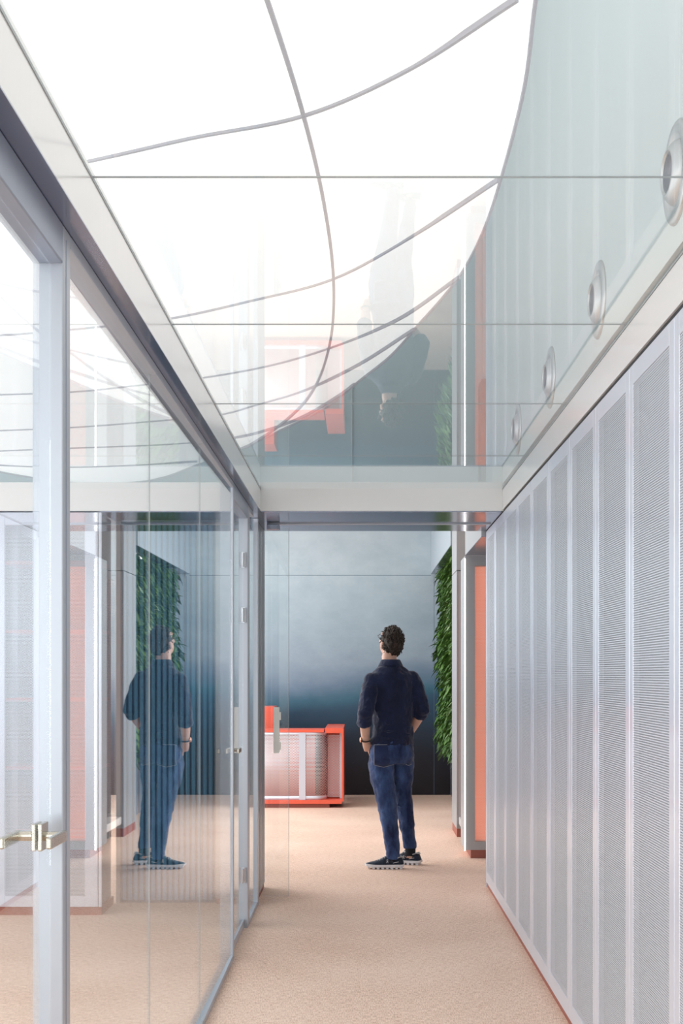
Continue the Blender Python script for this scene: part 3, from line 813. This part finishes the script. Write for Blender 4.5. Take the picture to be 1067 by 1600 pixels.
# shirt
b = MB()
b.rings([(tor(0.004, 0.905), 0.168, 0.128), (tor(0.004, 0.915), 0.172, 0.132), (tor(0.010, 0.98), 0.160, 0.122), (tor(0.012, 1.06), 0.153, 0.115),
         (tor(0.008, 1.16), 0.166, 0.120), (tor(0.002, 1.28), 0.184, 0.128), (tor(0, 1.37), 0.190, 0.122), (tor(0, 1.43), 0.172, 0.104),
         (tor(-0.002, 1.475), 0.125, 0.082), (tor(-0.004, 1.50), 0.082, 0.068), (tor(-0.004, 1.515), 0.064, 0.060)], RT, FW, 36)
def sleeve(s0, e, w_, cuff):
    d = (w_ - e).normalized(); c = e + d * cuff
    b.ball(e - d * 0.004, (0.057, 0.057, 0.057), None, 3)
    inn = s0 + (V((BC.x, BC.y, s0.z)) - s0) * 0.35 + V((0, 0, 0.0))
    b.ball(s0 + (inn - s0) * 0.12, (0.066, 0.066, 0.066), None, 3)
    limb(b, [s0, s0.lerp(e, .15), s0.lerp(e, .35), s0.lerp(e, .7), e, e + d * cuff * .5, c - d * 0.004], [0.058, 0.065, 0.065, 0.061, 0.058, 0.055, 0.053], 20)
    limb(b, [e + d * (cuff - 0.042), e + d * (cuff - 0.038), c - d * 0.004, c], [0.050, 0.0585, 0.0575, 0.050], 20)
sleeve(LS, LE, LWr, 0.090); sleeve(RS, RE, RWr, 0.070)
# folds: soft rolls across the back and at the elbows
random.seed(11)
for (p0, p1, r_) in [((-0.14, 1.02, -0.107), (0.10, 0.985, -0.122), 0.011), ((-0.10, 1.07, -0.104), (0.13, 1.03, -0.108), 0.010), ((-0.12, 0.965, -0.114), (0.06, 0.94, -0.125), 0.010),
                     ((0.16, 1.36, -0.075), (0.04, 1.30, -0.123), 0.009), ((0.17, 1.29, -0.055), (0.08, 1.18, -0.112), 0.010), ((-0.17, 1.32, -0.05), (-0.10, 1.22, -0.105), 0.009), ((-0.15, 1.12, -0.05), (-0.03, 1.10, -0.112), 0.009)]:
    A_ = tor(0, p0[1]) + RT * p0[0] + FW * p0[2]; B_ = tor(0, p1[1]) + RT * p1[0] + FW * p1[2]
    m_ = A_.lerp(B_, .5) - FW * 0.006
    limb(b, [A_, m_, B_], [r_ * .4, r_, r_ * .4], 8)
for (A_, B_, f0) in ((LS, LE, 0.35), (LS, LE, 0.62), (LS, LE, 0.82), (RS, RE, 0.5), (RS, RE, 0.78)):
    c = A_.lerp(B_, f0); t_ = (B_ - A_).normalized()
    limb(b, [c + V((-0.055, -0.03, -0.014)), c + V((0, -0.062, 0.006)), c + V((0.055, -0.025, 0.02))], [0.005, 0.009, 0.005], 8)
sh = b.build('shirt', 'shirt', per); remesh(sh, 0.006, 6)
tx = bpy.data.textures.new('folds', 'CLOUDS'); tx.noise_scale = 0.075; tx.noise_depth = 2
dm = sh.modifiers.new('d', 'DISPLACE'); dm.texture = tx; dm.strength = 0.024; dm.mid_level = 0.5; dm.texture_coords = 'GLOBAL'
# collar
b = MB(); n_ = 28; rs = []
for (z, ra, rb_) in [(1.500, 0.066, 0.064), (1.525, 0.064, 0.062), (1.543, 0.066, 0.064), (1.538, 0.074, 0.072), (1.503, 0.092, 0.086), (1.494, 0.095, 0.090)]:
    rs.append([b.bm.verts.new(tor(-0.004, z, 0.008) + RT * ra * math.cos(k * 2 * math.pi / n_) + FW * rb_ * math.sin(k * 2 * math.pi / n_) + UP * (-0.018 * max(0, math.sin(k * 2 * math.pi / n_)))) for k in range(n_)])
b.skin(rs, False); o = b.build('collar', 'shirt', per, True); o.modifiers.new('t', 'SOLIDIFY').thickness = 0.003

# jeans
b = MB()
b.rings([(tor(0.0, 0.965), 0.150, 0.112), (tor(0.0, 0.93), 0.162, 0.125), (tor(0.002, 0.88), 0.172, 0.136), (tor(0.004, 0.82), 0.174, 0.134), (tor(0.004, 0.77), 0.150, 0.108)], RT, FW, 36)
limb(b, [V((-0.070, 0.085, 0.86)), V((-0.078, 0.075, 0.77)), V((-0.068, 0.060, 0.66)), V((-0.048, 0.04, 0.54)), V((-0.028, 0.025, 0.43)), V((-0.012, 0.012, 0.31)), V((0.004, 0.003, 0.18)), V((0.010, 0.0, 0.085)), V((0.010, 0, 0.070))],
     [0.085, 0.098, 0.090, 0.078, 0.068, 0.061, 0.055, 0.052, 0.051], 24)
limb(b, [V((0.085, 0.155, 0.86)), V((0.085, 0.160, 0.77)), V((0.082, 0.168, 0.66)), V((0.086, 0.175, 0.54)), V((0.100, 0.18, 0.43)), V((0.118, 0.19, 0.31)), V((0.132, 0.20, 0.20)), V((0.140, 0.205, 0.135)), V((0.140, 0.205, 0.122))],
     [0.085, 0.092, 0.082, 0.070, 0.064, 0.058, 0.052, 0.050, 0.049], 24)
for sx, sy in ((-0.075, 0.02), (0.075, 0.085)):
    b.ball(V((sx, sy, 0.835)), (0.085, 0.075, 0.085), None, 3)
for (p, q, r_) in [((-0.10, 0.01, 0.60), (0.0, 0.0, 0.44), 0.010), ((-0.10, -0.0, 0.50), (0.0, -0.03, 0.47), 0.009), ((-0.08, -0.03, 0.42), (0.03, -0.035, 0.39), 0.009), ((0.03, 0.12, 0.46), (0.15, 0.13, 0.42), 0.009),
                   ((0.06, 0.125, 0.40), (0.15, 0.14, 0.38), 0.008), ((0.0, 0.0, 0.14), (-0.04, -0.02, 0.20), 0.007), ((0.10, 0.16, 0.19), (0.17, 0.17, 0.17), 0.006), ((-0.13, 0.01, 0.73), (-0.02, -0.02, 0.70), 0.008)]:
    p, q = V(p), V(q); limb(b, [p, p.lerp(q, .5) + V((0, -0.006, 0)), q], [r_ * .4, r_, r_ * .4], 8)
jn = b.build('jeans', 'jeans', per); remesh(jn, 0.006, 3)
tx2 = bpy.data.textures.new('denim_folds', 'CLOUDS'); tx2.noise_scale = 0.06; tx2.noise_depth = 2
dm = jn.modifiers.new('d', 'DISPLACE'); dm.texture = tx2; dm.strength = 0.017; dm.mid_level = 0.5; dm.texture_coords = 'GLOBAL'
def on_surface(o_name, pts, m, r, lift=0.0):
    pass
# back pockets follow the seat
def pocket(cx, cz, w_, h_, yaw, y):
    mb = MB(); g = []
    N = 6
    ca, sa = math.cos(yaw), math.sin(yaw)
    for j in range(N + 1):
        row = []
        for i in range(N + 1):
            u = (i / N - .5) * w_; t = j / N
            v = -t * h_ - (0.016 * (1 - abs(2 * i / N - 1)) if j == N else 0)
            bulge = 0.020 * (2 * i / N - 1) ** 2 + 0.022 * (2 * t - 0.9) ** 2
            row.append(mb.bm.verts.new((cx + u * ca, y + u * sa + bulge, cz + v)))
        g.append(row)
    for j in range(N):
        for i in range(N): mb.bm.faces.new((g[j][i], g[j][i + 1], g[j + 1][i + 1], g[j + 1][i]))
    edge = [g[0][i].co.copy() for i in range(N + 1)] + [g[j][N].co.copy() for j in range(1, N + 1)] + [g[N][i].co.copy() for i in range(N - 1, -1, -1)] + [g[j][0].co.copy() for j in range(N - 1, -1, -1)]
    o = mb.build('back_pocket', 'pocket', jn, True); s_ = o.modifiers.new('t', 'SOLIDIFY'); s_.thickness = 0.004
    MB().tube([p + V((0, -0.004, 0)) for p in edge], 0.0017, 6, cap=False).build('pocket_stitching', 'stitch', o)
pocket(-0.060, 0.915, 0.150, 0.150, 0.30, -0.060)
pocket(0.128, 0.915, 0.090, 0.145, 0.75, 0.040)

# hair
b = MB()
res = bmesh.ops.create_icosphere(b.bm, subdivisions=5, radius=1)
kill = []
for v in b.bm.verts:
    q = v.co.copy()
    n1 = noise.noise(q * 3.2) * 0.007 + noise.noise(q * 9) * 0.005
    top = max(0, q.z) * 0.010
    r_ = V((q.x * (0.082 + n1), q.y * (0.103 + n1) - 0.004, q.z * (0.112 + n1 + top)))
    v.co = HC + HM @ r_
    if (q.y > 0.30 and q.z < 0.55) or (q.y > 0.05 and q.z < -0.05) or (q.y > -0.25 and q.z < -0.35) or q.z < -0.78: kill.append(v)
bmesh.ops.delete(b.bm, geom=kill, context='VERTS')
random.seed(5)
hairbase = [(v.co.copy(), v.normal.copy()) for v in b.bm.verts]
for _ in range(420):
    c, nrm = random.choice(hairbase)
    nn = (c - HC).normalized()
    flow = (nn.cross(R)).normalized()
    flow = (flow + R * random.uniform(-.8, .8) + nn * random.uniform(0.15, 0.6)).normalized()
    if nn.dot(U) < 0.2: flow = (-U * 1.0 + R * random.uniform(-.4, .4) + nn * 0.15).normalized()
    L = random.uniform(0.014, 0.030) if nn.dot(U) > 0.2 else random.uniform(0.010, 0.020)
    limb(b, [c - nn * 0.004, c + flow * L * .5 + nn * 0.002, c + flow * L], [0.005, 0.004, 0.0008], 5)
hr = b.build('hair', 'hair', per, True)
# glasses
b = MB()
for s_ in (-1, 1):
    b.tube([hp(s_ * 0.085, -0.012, 0.010), hp(s_ * 0.084, 0.05, 0.012), hp(s_ * 0.070, 0.104, 0.012)], 0.0022, 6)
    ring = [hp(s_ * 0.034 + 0.025 * math.cos(a * math.pi / 8), 0.108, 0.002 + 0.018 * math.sin(a * math.pi / 8)) for a in range(17)]
    b.tube(ring, 0.002, 6, cap=False)
b.tube([hp(-0.010, 0.110, 0.006), hp(0.010, 0.110, 0.006)], 0.002, 6)
b.build('glasses', 'watch', per, True)
# watch on the left wrist
d = (LWr - LE).normalized(); cw = LWr - d * 0.014
a1 = d.cross(V((0, 1, 0))).normalized(); a2 = a1.cross(d)
ring = [cw + a1 * 0.0345 * math.cos(k * math.pi / 10) + a2 * 0.0345 * math.sin(k * math.pi / 10) for k in range(21)]
wt = MB().tube(ring, [(0.010, 0.0028)] * 21, 8, ref=d, cap=False).build('watch', 'watch', per, True)
MB().lathe([(0.019, 0.0), (0.019, 0.007), (0.016, 0.010)], cw - V((1, 0.25, 0)).normalized() * 0.033, V((-1, -0.25, 0)), 24).build('watch_case', 'watch_face', wt, True)

# shoes
def shoe(heel, direc, L=0.285):
    d = V(direc).normalized(); s_ = V((-d.y, d.x, 0))
    def P(t, sd, z): return heel + d * (t * L) + s_ * sd + UP * z
    root = empty('shoe', (0, 0, 0)); root.parent = per
    prof = [(0.0, 0.024, 0.050, 0.030), (0.04, 0.034, 0.078, 0.028), (0.12, 0.040, 0.090, 0.028), (0.22, 0.042, 0.082, 0.028), (0.32, 0.042, 0.083, 0.027), (0.42, 0.043, 0.096, 0.027), (0.50, 0.045, 0.086, 0.026),
            (0.62, 0.049, 0.068, 0.026), (0.75, 0.050, 0.056, 0.027), (0.87, 0.044, 0.048, 0.030), (0.95, 0.032, 0.042, 0.031), (0.995, 0.012, 0.036, 0.033)]
    b = MB(); rs = []; n_ = 18
    for t, w_, h_, z0 in prof:
        row = []
        for k in range(n_):
            a = k / n_ * 2 * math.pi; ca, sa = math.cos(a), math.sin(a)
            x = w_ * (abs(ca) ** 0.8) * (1 if ca > 0 else -1); z = z0 + (h_ - z0) * (max(0, sa) ** 0.9) if sa > 0 else z0
            row.append(b.bm.verts.new(P(t, x, z)))
        rs.append(row)
    b.skin(rs); up_ = b.build('upper', 'shoe', root, True)
    b = MB(); rs = []
    for t, w_, h_, z0 in prof:
        w2 = w_ + 0.006; zb_ = 0.006 + 0.012 * max(0, (t - .8) / .2) ** 2 + 0.004 * max(0, (.06 - t) / .06)
        rs.append([b.bm.verts.new(P(t + (0.012 if t > .9 else -0.012 if t < .03 else 0), sx * w2, z)) for sx, z in ((-1, zb_ + 0.010), (-1, z0 + 0.006), (1, z0 + 0.006), (1, zb_ + 0.010))])
    b.skin(rs)
    for k in range(8):                    # separate cushion pods under the sole
        t = 0.03 + k * 0.118
        w_ = [0.036, 0.044, 0.046, 0.046, 0.050, 0.052, 0.048, 0.038][k]
        rr = []
        for (tt, z) in ((t, 0.014), (t + 0.006, 0.003), (t + 0.012, 0.0), (t + 0.058, 0.0), (t + 0.072, 0.004), (t + 0.082, 0.015)):
            rr.append((tt, z))
        va = [b.bm.verts.new(P(tt, -w_, z + 0.010 * max(0, (t - .72)) / .2)) for tt, z in rr]; vb = [b.bm.verts.new(P(tt, w_, z + 0.010 * max(0, (t - .72)) / .2)) for tt, z in rr]
        for i in range(5): b.bm.faces.new((va[i], va[i + 1], vb[i + 1], vb[i]))
        b.bm.faces.new(va[::-1]); b.bm.faces.new(vb); b.bm.faces.new((va[5], va[0], vb[0], vb[5]))
    b.build('sole', 'sole', root)
    b = MB()
    col = [P(0.02, 0, 0.084), P(0.08, 0.034, 0.090), P(0.2, 0.040, 0.079), P(0.32, 0.038, 0.080), P(0.43, 0.022, 0.096), P(0.45, 0, 0.103), P(0.43, -0.022, 0.096), P(0.32, -0.038, 0.080), P(0.2, -0.040, 0.079), P(0.08, -0.034, 0.090), P(0.02, 0, 0.084)]
    b.tube(col, 0.0042, 8, cap=False).build('collar_trim', 'shoe_trim', root, True)
    b = MB()
    for t, z in ((0.49, 0.090), (0.55, 0.080), (0.61, 0.072), (0.67, 0.065)):
        b.tube([P(t - .01, -0.027, z - 0.010), P(t, 0, z), P(t + .01, 0.027, z - 0.010)], 0.0028, 6)
    b.build('laces', 'shoe_trim', root, True)
    for sx in (-1, 1):                   # small pale side marks: heel dash and looped mark
        MB().tube([P(0.13, sx * 0.044, 0.055), P(0.22, sx * 0.0455, 0.050), P(0.27, sx * 0.0455, 0.046)], 0.0016, 6).build('heel_mark', 'sole', root, True)
        pts = [P(0.445, sx * 0.0465, 0.047), P(0.432, sx * 0.0465, 0.056), P(0.410, sx * 0.046, 0.060), P(0.405, sx * 0.0455, 0.067), P(0.42, sx * 0.044, 0.072),
               P(0.437, sx * 0.0445, 0.069), P(0.430, sx * 0.0455, 0.062), P(0.412, sx * 0.046, 0.058), P(0.405, sx * 0.0465, 0.046)]
        MB().tube(pts, 0.0016, 6, cap=False).build('side_mark', 'sole', root, True)
    return root
shoe(V((0.088, 0.0, 0)), (-1, 0.02, 0))
shoe(V((0.222, 0.190, 0)), (-0.93, 0.36, 0))
MB().tube([RA + V((0, 0, 0.10)), RA + V((0, 0, 0.02)), RA + V((-0.0, 0, -0.005)), RA + V((-0.02, 0.008, -0.03))], [0.038, 0.040, 0.040, 0.036], 18).build('sock', 'sock', per, True)
MB().tube([LA + V((0, 0, 0.05)), LA + V((0, 0, 0.0)), LA + V((-0.01, 0, -0.03))], [0.040, 0.040, 0.036], 18).build('sock', 'sock', per, True)
